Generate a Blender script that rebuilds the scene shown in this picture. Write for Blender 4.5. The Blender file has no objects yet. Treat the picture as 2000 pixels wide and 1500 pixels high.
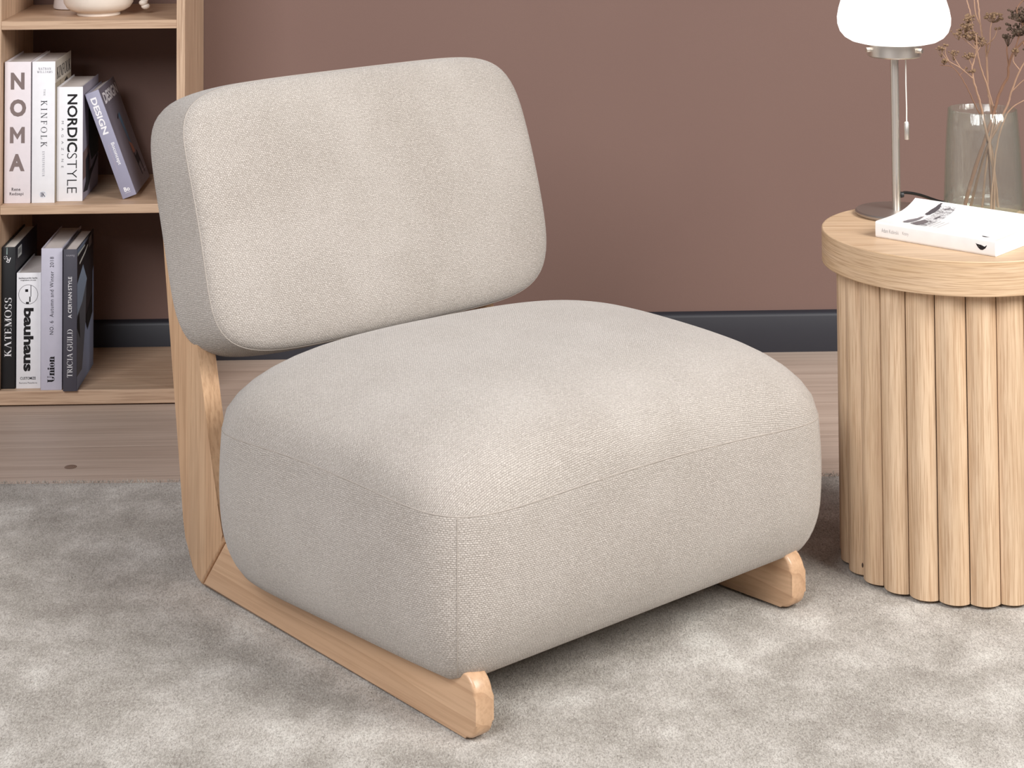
import bpy, bmesh, math, random
from mathutils import Vector, Matrix
random.seed(7)
PI = math.pi
sc = bpy.context.scene
COL = sc.collection

# ------------------------------------------------------------------ camera
cam = bpy.data.cameras.new('camera')
cam.sensor_fit = 'HORIZONTAL'; cam.sensor_width = 36.0
cam.lens = 3764.272 * 36.0 / 2000.0
cam.shift_x = (1000.0 - 970.757) / 2000.0
cam.shift_y = (-573.916 - 750.0) / 2000.0
cam.clip_start = 0.05
camo = bpy.data.objects.new('camera', cam); COL.objects.link(camo)
rt = Vector((0.99947616, -0.03190075, -0.00545409))
dn = Vector((-0.00397204, 0.04633844, -0.9989179))
fw = Vector((0.03211896, 0.99841629, 0.04618745))
R3 = Matrix((( rt.x, -dn.x, -fw.x), (rt.y, -dn.y, -fw.y), (rt.z, -dn.z, -fw.z)))
camo.matrix_world = Matrix.Translation((0, 0, 1.25)) @ R3.to_4x4()
sc.camera = camo

# ------------------------------------------------------------------ light
sc.view_settings.view_transform = 'Standard'
sc.view_settings.look = 'None'
sc.view_settings.gamma = 1.0
sc.view_settings.use_curve_mapping = False
sc.view_settings.exposure = 0.0
w = bpy.data.worlds.new('studio_air'); sc.world = w; w.use_nodes = True
bg = w.node_tree.nodes['Background']
bg.inputs['Color'].default_value = (0.93, 0.94, 1.0, 1)
bg.inputs['Strength'].default_value = 0.13

def area(name, loc, target, sx, sy, power, col=(1, 1, 1)):
    l = bpy.data.lights.new(name, 'AREA'); l.shape = 'RECTANGLE'; l.size = sx; l.size_y = sy
    l.energy = power; l.color = col
    o = bpy.data.objects.new(name, l); COL.objects.link(o)
    o.location = loc
    o.rotation_euler = (Vector(target) - Vector(loc)).to_track_quat('-Z', 'Y').to_euler()
    return o
area('key_softbox', (2.7, 1.0, 2.8), (0.4, 3.3, 0.3), 1.8, 1.8, 180, (1.0, 0.98, 0.955))
area('fill_softbox', (-1.8, -0.3, 3.2), (0.0, 3.2, 0.4), 2.2, 2.2, 185, (0.975, 0.975, 1.0))

# ------------------------------------------------------------------ helpers
def tag(o, label=None, cat=None, group=None, kind=None):
    if label: o['label'] = label
    if cat: o['category'] = cat
    if group: o['group'] = group
    if kind: o['kind'] = kind
    return o

def empty(name, loc, rz=0.0, label=None, cat=None, group=None):
    o = bpy.data.objects.new(name, None); COL.objects.link(o)
    o.empty_display_size = 0.05
    o.location = loc; o.rotation_euler = (0, 0, rz)
    return tag(o, label, cat, group)

def link(name, me, mats, parent=None, smooth=False, angle=None):
    if not isinstance(mats, (list, tuple)): mats = [mats]
    for m in mats: me.materials.append(m)
    if smooth:
        me.polygons.foreach_set('use_smooth', [True] * len(me.polygons))
        if angle is not None: me.set_sharp_from_angle(angle=angle)
    o = bpy.data.objects.new(name, me); COL.objects.link(o)
    if parent: o.parent = parent
    return o

def mesh(name, v, f, mats, parent=None, smooth=False, angle=None):
    me = bpy.data.meshes.new(name); me.from_pydata([tuple(p) for p in v], [], f); me.update()
    return link(name, me, mats, parent, smooth, angle)

def bmobj(name, bm, mats, parent=None, smooth=False, angle=None):
    bmesh.ops.recalc_face_normals(bm, faces=bm.faces)
    me = bpy.data.meshes.new(name); bm.to_mesh(me); bm.free()
    return link(name, me, mats, parent, smooth, angle)

def add_box(bm, x0, x1, y0, y1, z0, z1, bev=0.0, seg=2):
    r = bmesh.ops.create_cube(bm, size=1.0)
    vs = r['verts']
    for v in vs:
        v.co = Vector(((x0 + x1) / 2 + v.co.x * (x1 - x0), (y0 + y1) / 2 + v.co.y * (y1 - y0), (z0 + z1) / 2 + v.co.z * (z1 - z0)))
    if bev > 0:
        es = list({e for v in vs for e in v.link_edges})
        bmesh.ops.bevel(bm, geom=es, offset=bev, segments=seg, profile=0.5, affect='EDGES')

def box(name, x0, x1, y0, y1, z0, z1, mat, parent=None, bev=0.0, seg=2):
    bm = bmesh.new(); add_box(bm, x0, x1, y0, y1, z0, z1, bev, seg)
    return bmobj(name, bm, mat, parent)

def add_lathe(bm, prof, n=64, c=(0, 0), close=False):
    rings = []
    for r, z in prof:
        if r < 1e-6: rings.append([bm.verts.new((c[0], c[1], z))])
        else: rings.append([bm.verts.new((c[0] + r * math.cos(2 * PI * i / n), c[1] + r * math.sin(2 * PI * i / n), z)) for i in range(n)])
    pr = list(zip(rings, rings[1:]))
    if close: pr.append((rings[-1], rings[0]))
    for a, b in pr:
        for i in range(n):
            j = (i + 1) % n
            if len(a) == 1 and len(b) == 1: continue
            if len(a) == 1: bm.faces.new((a[0], b[j], b[i]))
            elif len(b) == 1: bm.faces.new((a[i], a[j], b[0]))
            else: bm.faces.new((a[i], a[j], b[j], b[i]))

def lathe(name, prof, mat, parent=None, n=64, c=(0, 0), smooth=True, angle=math.radians(35), close=False):
    bm = bmesh.new(); add_lathe(bm, prof, n, c, close)
    return bmobj(name, bm, mat, parent, smooth, angle)

def catmull(pts, sub):
    out = []
    P = [Vector(p) for p in pts]
    for i in range(len(P) - 1):
        a, b, c, d = P[max(i - 1, 0)], P[i], P[i + 1], P[min(i + 2, len(P) - 1)]
        for k in range(sub):
            t = k / sub
            out.append(0.5 * ((2 * b) + (c - a) * t + (2 * a - 5 * b + 4 * c - d) * t * t + (3 * b - a - 3 * c + d) * t ** 3))
    out.append(P[-1]); return out

def add_tube(bm, pts, rads, n=8, closed=False, caps=True):
    P = [Vector(p) for p in pts]; m = len(P)
    if not isinstance(rads, (list, tuple)): rads = [rads] * m
    rings = []; up = None
    for i in range(m):
        t = (P[(i + 1) % m] - P[i - 1]) if closed else (P[min(i + 1, m - 1)] - P[max(i - 1, 0)])
        t.normalize()
        if up is None:
            up = Vector((0, 0, 1)) if abs(t.z) < 0.9 else Vector((1, 0, 0))
        x = up - t * up.dot(t); x.normalize(); up = x; y = t.cross(x)
        rings.append([bm.verts.new(P[i] + (x * math.cos(2 * PI * k / n) + y * math.sin(2 * PI * k / n)) * rads[i]) for k in range(n)])
    pr = list(zip(rings, rings[1:]))
    if closed: pr.append((rings[-1], rings[0]))
    for a, b in pr:
        for k in range(n):
            j = (k + 1) % n; bm.faces.new((a[k], a[j], b[j], b[k]))
    if caps and not closed:
        bm.faces.new(rings[0][::-1]); bm.faces.new(rings[-1])

def tube(name, pts, rads, mat, parent=None, n=8, closed=False):
    bm = bmesh.new(); add_tube(bm, pts, rads, n, closed)
    return bmobj(name, bm, mat, parent, True, math.radians(50))

def add_ball(bm, c, r, sub=1, sc_=(1, 1, 1)):
    q = bmesh.ops.create_icosphere(bm, subdivisions=sub, radius=r)
    for v in q['verts']: v.co = Vector((v.co.x * sc_[0], v.co.y * sc_[1], v.co.z * sc_[2])) + Vector(c)

# ------------------------------------------------------------------ materials
class NT:
    def __init__(s, name):
        s.m = bpy.data.materials.new(name); s.m.use_nodes = True
        s.t = s.m.node_tree; s.b = s.t.nodes['Principled BSDF']
    def n(s, typ, **kw):
        o = s.t.nodes.new(typ)
        for k, v in kw.items():
            if k in o.inputs: o.inputs[k].default_value = v
            else: setattr(o, k, v)
        return o
    def l(s, a, b): s.t.links.new(a, b)
    def set(s, **kw):
        for k, v in kw.items(): s.b.inputs[k.replace('_', ' ')].default_value = v
    def coords(s, out='Object', scale=(1, 1, 1), rnd=0.0, loc=(0, 0, 0), rot=(0, 0, 0)):
        tc = s.n('ShaderNodeTexCoord'); mp = s.n('ShaderNodeMapping')
        mp.inputs['Scale'].default_value = scale; mp.inputs['Location'].default_value = loc; mp.inputs['Rotation'].default_value = rot
        src = tc.outputs[out]
        if rnd:
            oi = s.n('ShaderNodeObjectInfo'); mu = s.n('ShaderNodeMath', operation='MULTIPLY'); mu.inputs[1].default_value = rnd
            s.l(oi.outputs['Random'], mu.inputs[0])
            va = s.n('ShaderNodeVectorMath', operation='ADD'); s.l(src, va.inputs[0]); s.l(mu.outputs[0], va.inputs[1]); src = va.outputs[0]
        s.l(src, mp.inputs['Vector']); return mp.outputs[0]
    def noise(s, vec, scale, detail=4.0, rough=0.5, dist=0.0):
        o = s.n('ShaderNodeTexNoise'); o.inputs['Scale'].default_value = scale; o.inputs['Detail'].default_value = detail
        o.inputs['Roughness'].default_value = rough; o.inputs['Distortion'].default_value = dist
        s.l(vec, o.inputs['Vector']); return o.outputs['Fac']
    def ramp(s, fac, stops):
        o = s.n('ShaderNodeValToRGB'); cr = o.color_ramp
        while len(cr.elements) > 1: cr.elements.remove(cr.elements[-1])
        cr.elements[0].position = stops[0][0]; cr.elements[0].color = (*stops[0][1], 1)
        for p, c in stops[1:]:
            e = cr.elements.new(p); e.color = (*c, 1)
        s.l(fac, o.inputs['Fac']); return o.outputs['Color']
    def mix(s, fac, a, b, mode='MIX'):
        o = s.n('ShaderNodeMix', data_type='RGBA', blend_type=mode)
        for sock, val in ((o.inputs[0], fac), (o.inputs[6], a), (o.inputs[7], b)):
            if isinstance(val, (int, float)): sock.default_value = val
            elif isinstance(val, tuple): sock.default_value = (*val, 1)
            else: s.l(val, sock)
        return o.outputs[2]
    def bump(s, h, strength, dist):
        o = s.n('ShaderNodeBump'); o.inputs['Strength'].default_value = strength; o.inputs['Distance'].default_value = dist
        s.l(h, o.inputs['Height']); s.l(o.outputs[0], s.b.inputs['Normal']); return o
    def base(s, c): s.l(c, s.b.inputs['Base Color'])

def srgb(r, g, b):
    f = lambda c: (c / 255 / 12.92) if c / 255 <= 0.04045 else ((c / 255 + 0.055) / 1.055) ** 2.4
    return (f(r), f(g), f(b))

def plain(name, rgb, rough=0.6, metal=0.0, spec=0.5):
    k = NT(name); k.set(Base_Color=(*srgb(*rgb), 1), Roughness=rough, Metallic=metal, Specular_IOR_Level=spec)
    v = k.noise(k.coords(), 60.0, 3.0)
    c = k.mix(v, tuple(x * 0.94 for x in srgb(*rgb)), tuple(min(1, x * 1.05) for x in srgb(*rgb)))
    k.base(c); return k.m

def wood(name, light, mid, dark, axis=0, scale=1.0, rough=0.45, rnd=7.0, pores=0.5, rot=(0, 0, 0), bands=0.45, co='Object'):
    k = NT(name)
    s1 = [9.0 * scale] * 3; s1[axis] = 0.7 * scale
    v1 = k.coords(co, tuple(s1), rnd, rot=rot)
    n1 = k.noise(v1, 2.2, 5.0, 0.55, 1.2)
    wv = k.n('ShaderNodeTexWave', wave_type='RINGS', rings_direction='XYZ'[axis], wave_profile='SAW')
    s2 = [9.0 * scale] * 3; s2[axis] = 1.0 * scale
    wv.inputs['Scale'].default_value = 1.6; wv.inputs['Distortion'].default_value = 5.0; wv.inputs['Detail'].default_value = 2.5; wv.inputs['Detail Scale'].default_value = 1.2
    k.l(k.coords(co, tuple(s2), rnd, rot=rot), wv.inputs['Vector'])
    s3 = [260.0 * scale] * 3; s3[axis] = 7.0 * scale
    n3 = k.noise(k.coords(co, tuple(s3), rnd, rot=rot), 1.0, 3.0, 0.6)
    c = k.ramp(n1, [(0.3, srgb(*mid)), (0.7, srgb(*light))])
    wr = k.ramp(wv.outputs['Fac'], [(0.0, (0, 0, 0)), (0.75, (0.25, 0.25, 0.25)), (1.0, (1, 1, 1))])
    mw = k.n('ShaderNodeMath', operation='MULTIPLY'); mw.inputs[1].default_value = bands; k.l(wr, mw.inputs[0])
    c = k.mix(mw.outputs[0], c, srgb(*dark))
    pr = k.ramp(n3, [(0.36, (1, 1, 1)), (0.55, (0, 0, 0))])
    mp = k.n('ShaderNodeMath', operation='MULTIPLY'); mp.inputs[1].default_value = pores; k.l(pr, mp.inputs[0])
    c = k.mix(mp.outputs[0], c, srgb(*dark))
    k.base(c); k.set(Roughness=rough)
    k.bump(n3, 0.12, 0.0006)
    return k.m

OAK_X = wood('oak_veneer_across', (220, 191, 159), (206, 175, 142), (166, 128, 92), 0, 1.3, 0.45, 7.0, 0.55, bands=0.16)
OAK_Z = wood('oak_veneer_upright', (228, 200, 168), (210, 180, 147), (166, 128, 94), 2, 1.6, 0.45, 7.0, 0.55, bands=0.3)
OAK_BAND = wood('oak_edge_band', (220, 191, 159), (206, 174, 137), (158, 122, 88), 0, 2.0, 0.45, 7.0, 0.55, bands=0.2, co='UV')
SHELF_X = wood('shelf_oak_across', (212, 182, 154), (194, 162, 134), (150, 116, 92), 0, 1.2, 0.5, 7.0, 0.5, bands=0.3)
SHELF_Z = wood('shelf_oak_upright', (212, 182, 154), (194, 162, 134), (150, 116, 92), 2, 1.2, 0.5, 7.0, 0.5, bands=0.3)
ASH_X = wood('ash_rail_wood', (214, 178, 144), (200, 162, 128), (160, 120, 88), 0, 0.8, 0.32, 5.0, 0.25, bands=0.4)
ASH_Z = wood('ash_post_wood', (216, 180, 144), (204, 164, 128), (158, 118, 86), 2, 0.9, 0.32, 5.0, 0.42, rot=(0, 0.17, 0), bands=0.28)
PLANK = wood('floor_oak', (206, 186, 170), (190, 169, 153), (156, 134, 118), 0, 0.55, 0.5, 9.0, 0.35, bands=0.3)

def make_fabric():
    k = NT('woven_chenille')
    uv = k.coords('UV', (1, 1, 1))
    wob = k.noise(uv, 5.0, 2.0)
    ws = k.n('ShaderNodeVectorMath', operation='SCALE'); ws.inputs['Scale'].default_value = 0.05
    n2 = k.n('ShaderNodeTexNoise'); n2.inputs['Scale'].default_value = 26.0; n2.inputs['Detail'].default_value = 2.0; k.l(uv, n2.inputs['Vector'])
    w2 = k.n('ShaderNodeVectorMath', operation='SCALE'); w2.inputs['Scale'].default_value = 0.010; k.l(n2.outputs['Color'], w2.inputs[0])
    nz = k.n('ShaderNodeTexNoise'); nz.inputs['Scale'].default_value = 6.0; nz.inputs['Detail'].default_value = 3.0; k.l(uv, nz.inputs['Vector'])
    k.l(nz.outputs['Color'], ws.inputs[0])
    ad = k.n('ShaderNodeVectorMath', operation='ADD'); k.l(w2.outputs[0], ad.inputs[0]); k.l(ws.outputs[0], ad.inputs[1])
    ad2 = k.n('ShaderNodeVectorMath', operation='ADD'); k.l(uv, ad2.inputs[0]); k.l(ad.outputs[0], ad2.inputs[1]); ad = ad2
    br = k.n('ShaderNodeTexBrick'); br.offset = 0.5
    br.inputs['Scale'].default_value = 1.0
    br.inputs['Brick Width'].default_value = 0.040; br.inputs['Row Height'].default_value = 0.027
    br.inputs['Mortar Size'].default_value = 0.0050; br.inputs['Mortar Smooth'].default_value = 1.0; br.inputs['Bias'].default_value = 0.0
    br.inputs['Color1'].default_value = (*srgb(205, 196, 187), 1); br.inputs['Color2'].default_value = (*srgb(184, 175, 166), 1)
    br.inputs['Mortar'].default_value = (*srgb(140, 130, 120), 1)
    k.l(ad.outputs[0], br.inputs['Vector'])
    # slub streaks along the yarns
    st = k.noise(k.coords('UV', (14, 0.9, 1)), 1.0, 3.0, 0.6)
    c = k.mix(k.ramp(st, [(0.35, (0, 0, 0)), (0.7, (0.5, 0.5, 0.5))]), br.outputs['Color'], srgb(178, 169, 159))
    big = k.noise(k.coords('Object', (1, 1, 1)), 7.0, 4.0, 0.55)
    c = k.mix(k.ramp(big, [(0.35, (0, 0, 0)), (0.72, (0.4, 0.4, 0.4))]), c, srgb(208, 200, 192))
    fl = k.noise(uv, 34.0, 4.0, 0.75)
    c = k.mix(k.ramp(fl, [(0.36, (0.45, 0.45, 0.45)), (0.52, (0, 0, 0))]), c, srgb(138, 127, 116))
    c = k.mix(k.ramp(fl, [(0.54, (0, 0, 0)), (0.68, (0.5, 0.5, 0.5))]), c, srgb(218, 211, 203))
    k.base(c)
    k.set(Roughness=0.95, Specular_IOR_Level=0.15)
    k.b.inputs['Sheen Weight'].default_value = 0.35; k.b.inputs['Sheen Roughness'].default_value = 0.5
    fz = k.noise(uv, 60.0, 2.0)
    sb = k.n('ShaderNodeMath', operation='SUBTRACT'); sb.inputs[0].default_value = 1.0; k.l(br.outputs['Fac'], sb.inputs[1])
    ma = k.n('ShaderNodeMath', operation='MULTIPLY_ADD'); ma.inputs[1].default_value = 1.0; k.l(fz, ma.inputs[0]); k.l(sb.outputs[0], ma.inputs[2])
    k.bump(ma.outputs[0], 0.6, 0.0012)
    return k.m
FABRIC = make_fabric()
CORD = plain('seam_cord', (176, 167, 158), 0.95, 0, 0.1)

def make_wall():
    k = NT('mauve_wall_paint')
    v = k.coords('Object')
    c = k.mix(k.noise(v, 3.0, 4.0), srgb(123, 98, 90), srgb(128, 103, 94))
    k.base(c); k.set(Roughness=0.85, Specular_IOR_Level=0.3)
    k.bump(k.noise(v, 420.0, 2.0), 0.25, 0.0006); return k.m
WALLM = make_wall()

def make_rug():
    k = NT('viscose_pile')
    a = k.noise(k.coords('Object', (1, 0.85, 1)), 11.0, 6.0, 0.64, 0.1)
    b = k.noise(k.coords('Object', (1, 0.95, 1), rot=(0, 0, 0.4)), 5.0, 4.0, 0.58, 0.2)
    m = k.n('ShaderNodeMath', operation='MULTIPLY_ADD'); m.inputs[1].default_value = 0.62; k.l(a, m.inputs[0])
    m2 = k.n('ShaderNodeMath', operation='MULTIPLY'); m2.inputs[1].default_value = 0.38; k.l(b, m2.inputs[0]); k.l(m2.outputs[0], m.inputs[2])
    c = k.ramp(m.outputs[0], [(0.36, srgb(160, 152, 142)), (0.46, srgb(178, 171, 161)), (0.54, srgb(197, 190, 181)), (0.64, srgb(222, 217, 208))])
    f = k.noise(k.coords('Object', (1.7, 0.8, 1)), 260.0, 3.0, 0.75)
    c = k.mix(k.ramp(f, [(0.32, (0.6, 0.6, 0.6)), (0.54, (0, 0, 0))]), c, srgb(112, 101, 92))
    c = k.mix(k.ramp(f, [(0.54, (0, 0, 0)), (0.74, (0.5, 0.5, 0.5))]), c, srgb(238, 232, 224))
    k.base(c); k.set(Roughness=0.9, Specular_IOR_Level=0.2)
    k.b.inputs['Sheen Weight'].default_value = 0.2
    k.bump(f, 0.7, 0.004); return k.m
RUG = make_rug()

SKIRT = plain('navy_gloss_paint', (42, 42, 49), 0.5)
STEEL = NT('brushed_nickel'); STEEL.set(Base_Color=(*srgb(236, 230, 222), 1), Metallic=1.0, Roughness=0.36)
_n = STEEL.noise(STEEL.coords('Object', (600, 600, 30)), 1.0, 3.0)
STEEL.bump(_n, 0.06, 0.0004); STEEL = STEEL.m
DISC = NT('brushed_base_steel'); DISC.set(Base_Color=(*srgb(186, 178, 172), 1), Metallic=1.0, Roughness=0.45)
_n = DISC.noise(DISC.coords('Object', (40, 40, 40)), 1.0, 5.0); DISC.bump(_n, 0.08, 0.001); DISC = DISC.m
OPAL = NT('opal_glass'); OPAL.set(Base_Color=(0.93, 0.93, 0.92, 1), Roughness=0.12)
OPAL.b.inputs['Emission Color'].default_value = (1, 0.99, 0.97, 1); OPAL.b.inputs['Emission Strength'].default_value = 1.2; OPAL = OPAL.m
CORDW = plain('white_pull_cord', (232, 228, 222), 0.6)
CABLE = plain('black_cable', (32, 31, 32), 0.45)
CREAM = plain('cream_stoneware', (232, 220, 207), 0.45)
PAPER = plain('page_paper', (214, 205, 200), 0.9)
PAPERW = plain('white_page_paper', (244, 240, 232), 0.9)

def make_glass():
    k = NT('hammered_green_glass')
    tr = k.n('ShaderNodeBsdfTransparent'); tr.inputs['Color'].default_value = (0.955, 0.975, 0.96, 1)
    gl = k.n('ShaderNodeBsdfGlossy'); gl.inputs['Color'].default_value = (0.93, 0.97, 0.94, 1); gl.inputs['Roughness'].default_value = 0.13
    lw = k.n('ShaderNodeLayerWeight'); lw.inputs['Blend'].default_value = 0.5
    pw = k.n('ShaderNodeMath', operation='POWER'); pw.inputs[1].default_value = 3.5; k.l(lw.outputs['Facing'], pw.inputs[0])
    fr = k.n('ShaderNodeMath', operation='MULTIPLY_ADD'); fr.inputs[1].default_value = 0.45; fr.inputs[2].default_value = 0.07; k.l(pw.outputs[0], fr.inputs[0])
    k.l(k.mix(pw.outputs[0], (0.965, 0.985, 0.97), (0.70, 0.82, 0.74)), tr.inputs['Color'])
    mx = k.n('ShaderNodeMixShader'); k.l(fr.outputs[0], mx.inputs[0]); k.l(tr.outputs[0], mx.inputs[1]); k.l(gl.outputs[0], mx.inputs[2])
    n = k.noise(k.coords('Object', (1, 1, 0.22)), 130.0, 3.0)
    b = k.n('ShaderNodeBump'); b.inputs['Strength'].default_value = 0.7; b.inputs['Distance'].default_value = 0.002; k.l(n, b.inputs['Height'])
    k.l(b.outputs[0], gl.inputs['Normal']); k.l(b.outputs[0], lw.inputs['Normal'])
    df = k.n('ShaderNodeBsdfDiffuse'); df.inputs['Color'].default_value = (0.86, 0.90, 0.86, 1)
    hz = k.n('ShaderNodeMixShader'); hz.inputs[0].default_value = 0.022; k.l(mx.outputs[0], hz.inputs[1]); k.l(df.outputs[0], hz.inputs[2]); mx = hz
    k.l(mx.outputs[0], k.t.nodes['Material Output'].inputs['Surface'])
    return k.m
GLASS = make_glass()
STALK = plain('dry_stalk', (168, 134, 110), 0.8)
STALKD = plain('dark_dry_stalk', (136, 100, 78), 0.8)
HEAD = plain('dry_seed_head', (124, 98, 74), 0.9)
HEADD = plain('dark_dry_seed_head', (84, 68, 54), 0.9)

# ------------------------------------------------------------------ room
YW = 4.3725
floor = tag(box('floor', -2.4, 2.8, 0.6, YW + 0.1, -0.06, -0.012, plain('subfloor', (70, 60, 54), 0.9)), kind='structure')
pm = {}
y = YW + 0.005; row = 0
while y > 0.7:
    x = -2.4 + (0.0, 0.62, 0.31, 0.9)[row % 4] - 0.9
    while x < 2.8:
        x0, x1 = max(x, -2.4), min(x + 1.28, 2.8)
        if x1 - x0 > 0.05:
            bm = bmesh.new(); L = x1 - x0
            add_box(bm, -L / 2 + 0.0002, L / 2 - 0.0002, -0.096 + 0.0002, 0.096 - 0.0002, -0.012, 0.0, 0.0004, 1)
            o = bmobj('floor_plank', bm, PLANK, floor); o.location = ((x0 + x1) / 2, y - 0.096, 0)
        x += 1.28
    y -= 0.192; row += 1
tag(box('wall_back', -2.4, 2.8, YW, YW + 0.1, 0.0, 2.6, WALLM), kind='structure')
bm = bmesh.new()
prof = [(YW, 0.0), (YW - 0.014, 0.0), (YW - 0.014, 0.0785), (YW - 0.011, 0.084), (YW - 0.006, 0.0875), (YW, 0.0895)]
va = [bm.verts.new((-2.4, a, b)) for a, b in prof]; vb = [bm.verts.new((2.8, a, b)) for a, b in prof]
for i in range(len(prof)):
    j = (i + 1) % len(prof); bm.faces.new((va[i], va[j], vb[j], vb[i]))
bm.faces.new(va[::-1]); bm.faces.new(vb)
tag(bmobj('baseboard_back', bm, SKIRT, None, True, math.radians(40)), kind='structure')

# ------------------------------------------------------------------ rug
def make_rug_mesh():
    bm = bmesh.new(); nx, ny = 150, 90
    g = []
    for i in range(nx + 1):
        col = []
        for j in range(ny + 1):
            fx, fy = i / nx, j / ny
            x = -1.5 + 3.1 * fx; yb = 3.583 - 0.0215 * (x + 0.6)
            yy = 1.5 + (yb - 1.5) * fy
            e = min(fx, 1 - fx, fy, 1 - fy)
            z = 0.0092 - 0.003 * max(0, 1 - e / 0.006) ** 2
            col.append(bm.verts.new((x, yy, z)))
        g.append(col)
    for i in range(nx):
        for j in range(ny): bm.faces.new((g[i][j], g[i + 1][j], g[i + 1][j + 1], g[i][j + 1]))
    rim = [g[i][0] for i in range(nx)] + [g[nx][j] for j in range(ny)] + [g[i][ny] for i in range(nx, 0, -1)] + [g[0][j] for j in range(ny, 0, -1)]
    low = [bm.verts.new((v.co.x, v.co.y, 0.0003)) for v in rim]
    for i in range(len(rim)):
        j = (i + 1) % len(rim); bm.faces.new((rim[i], low[i], low[j], rim[j]))
    return bm
rug = bmobj('rug', make_rug_mesh(), RUG, None, True, math.radians(60))
tag(rug, 'large greige viscose rug with mottled short pile under the chair and side table', 'rug')

def make_pile():
    """short upright fibres over the part of the rug in view, denser along its back edge"""
    r_ = random.Random(3); V = []; F = []
    def blade(x, y, wd, ln, lean):
        a = r_.uniform(0, PI); dx, dy = math.cos(a) * wd / 2, math.sin(a) * wd / 2; b = r_.uniform(0, 2 * PI); k = len(V)
        z0 = 0.0081
        V.extend([(x - dx, y - dy, z0), (x + dx, y + dy, z0), (x + lean * math.cos(b), y + lean * math.sin(b) - 0.0006, z0 + ln)]); F.append((k, k + 1, k + 2))
    edge = lambda x: 3.583 - 0.0215 * (x + 0.6)
    for _ in range(110000):
        y = r_.uniform(2.35, 3.575); hw = 0.30 * y + 0.05
        x = r_.uniform(0.03 - hw, 0.09 + hw)
        if math.hypot(x - 0.8404, y - 3.1492) < 0.1925: continue
        blade(x, y, r_.uniform(0.0008, 0.0016), r_.uniform(0.0018, 0.0042), r_.uniform(0.0005, 0.0025))
    for _ in range(3000):
        x = r_.uniform(-1.15, 1.25); blade(x, edge(x) - abs(r_.gauss(0, 0.003)), r_.uniform(0.0008, 0.0018), r_.uniform(0.003, 0.0075), r_.uniform(0.001, 0.005))
    return V, F
V_, F_ = make_pile()
tag(mesh('pile', V_, F_, RUG, rug), kind='stuff')

# ------------------------------------------------------------------ lounge chair
TH = 0.897984
S = Vector((math.cos(TH), -math.sin(TH), 0)); N = Vector((math.sin(TH), math.cos(TH), 0)); L0 = Vector((0.0479, 2.57555, 0))
UO, WO = -0.36, 0.3265
chair = empty('lounge_chair', L0 + S * UO + N * WO, -TH, 'low armless lounge chair in beige woven fabric on a pale wooden frame', 'chair')

def side_prism(name, poly, w0, w1, mat, bev, toe=0.0):
    bm = bmesh.new()
    a = [bm.verts.new((u - UO, w0 + toe * u - WO, z)) for u, z in poly]; b = [bm.verts.new((u - UO, w1 + toe * u - WO, z)) for u, z in poly]
    f0 = bm.faces.new(a); f1 = bm.faces.new(b[::-1])
    m = len(poly)
    for i in range(m):
        j = (i + 1) % m; bm.faces.new((a[j], a[i], b[i], b[j]))
    es = list(f0.edges) + list(f1.edges)
    bmesh.ops.bevel(bm, geom=es, offset=bev, segments=3, profile=0.5, affect='EDGES', clamp_overlap=True)
    return bmobj(name, bm, mat, chair, True, math.radians(32))
def arcp(cx, cz, r, a0, a1, n):
    return [(cx + r * math.cos(math.radians(a0 + (a1 - a0) * i / n)), cz + r * math.sin(math.radians(a0 + (a1 - a0) * i / n))) for i in range(n + 1)]
rail_poly = [(-0.6745, 0.0125)] + arcp(-0.022, 0.0345, 0.022, -90, 0, 6) + arcp(-0.032, 0.066, 0.032, 0, 90, 8) + [(-0.30, 0.097), (-0.610, 0.0945)]
post_poly = [(-0.6755, 0.0125), (-0.6115, 0.0955), (-0.618, 0.106), (-0.628, 0.15), (-0.650, 0.227), (-0.672, 0.317), (-0.688, 0.38), (-0.705, 0.45), (-0.735, 0.58), (-0.742, 0.62),
             (-0.80, 0.62), (-0.797, 0.55), (-0.783, 0.455), (-0.759, 0.297), (-0.739, 0.164), (-0.730, 0.1), (-0.723, 0.072), (-0.714, 0.048), (-0.703, 0.030), (-0.690, 0.0185)]
for w0, toe in ((0.0, 0.0), (0.6235, 0.07)):      # the frame sides splay towards the front
    side_prism('rail', rail_poly, w0, w0 + 0.031, ASH_X, 0.005, toe)
    side_prism('post', post_poly, w0, w0 + 0.031, ASH_Z, 0.005, toe)

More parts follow.
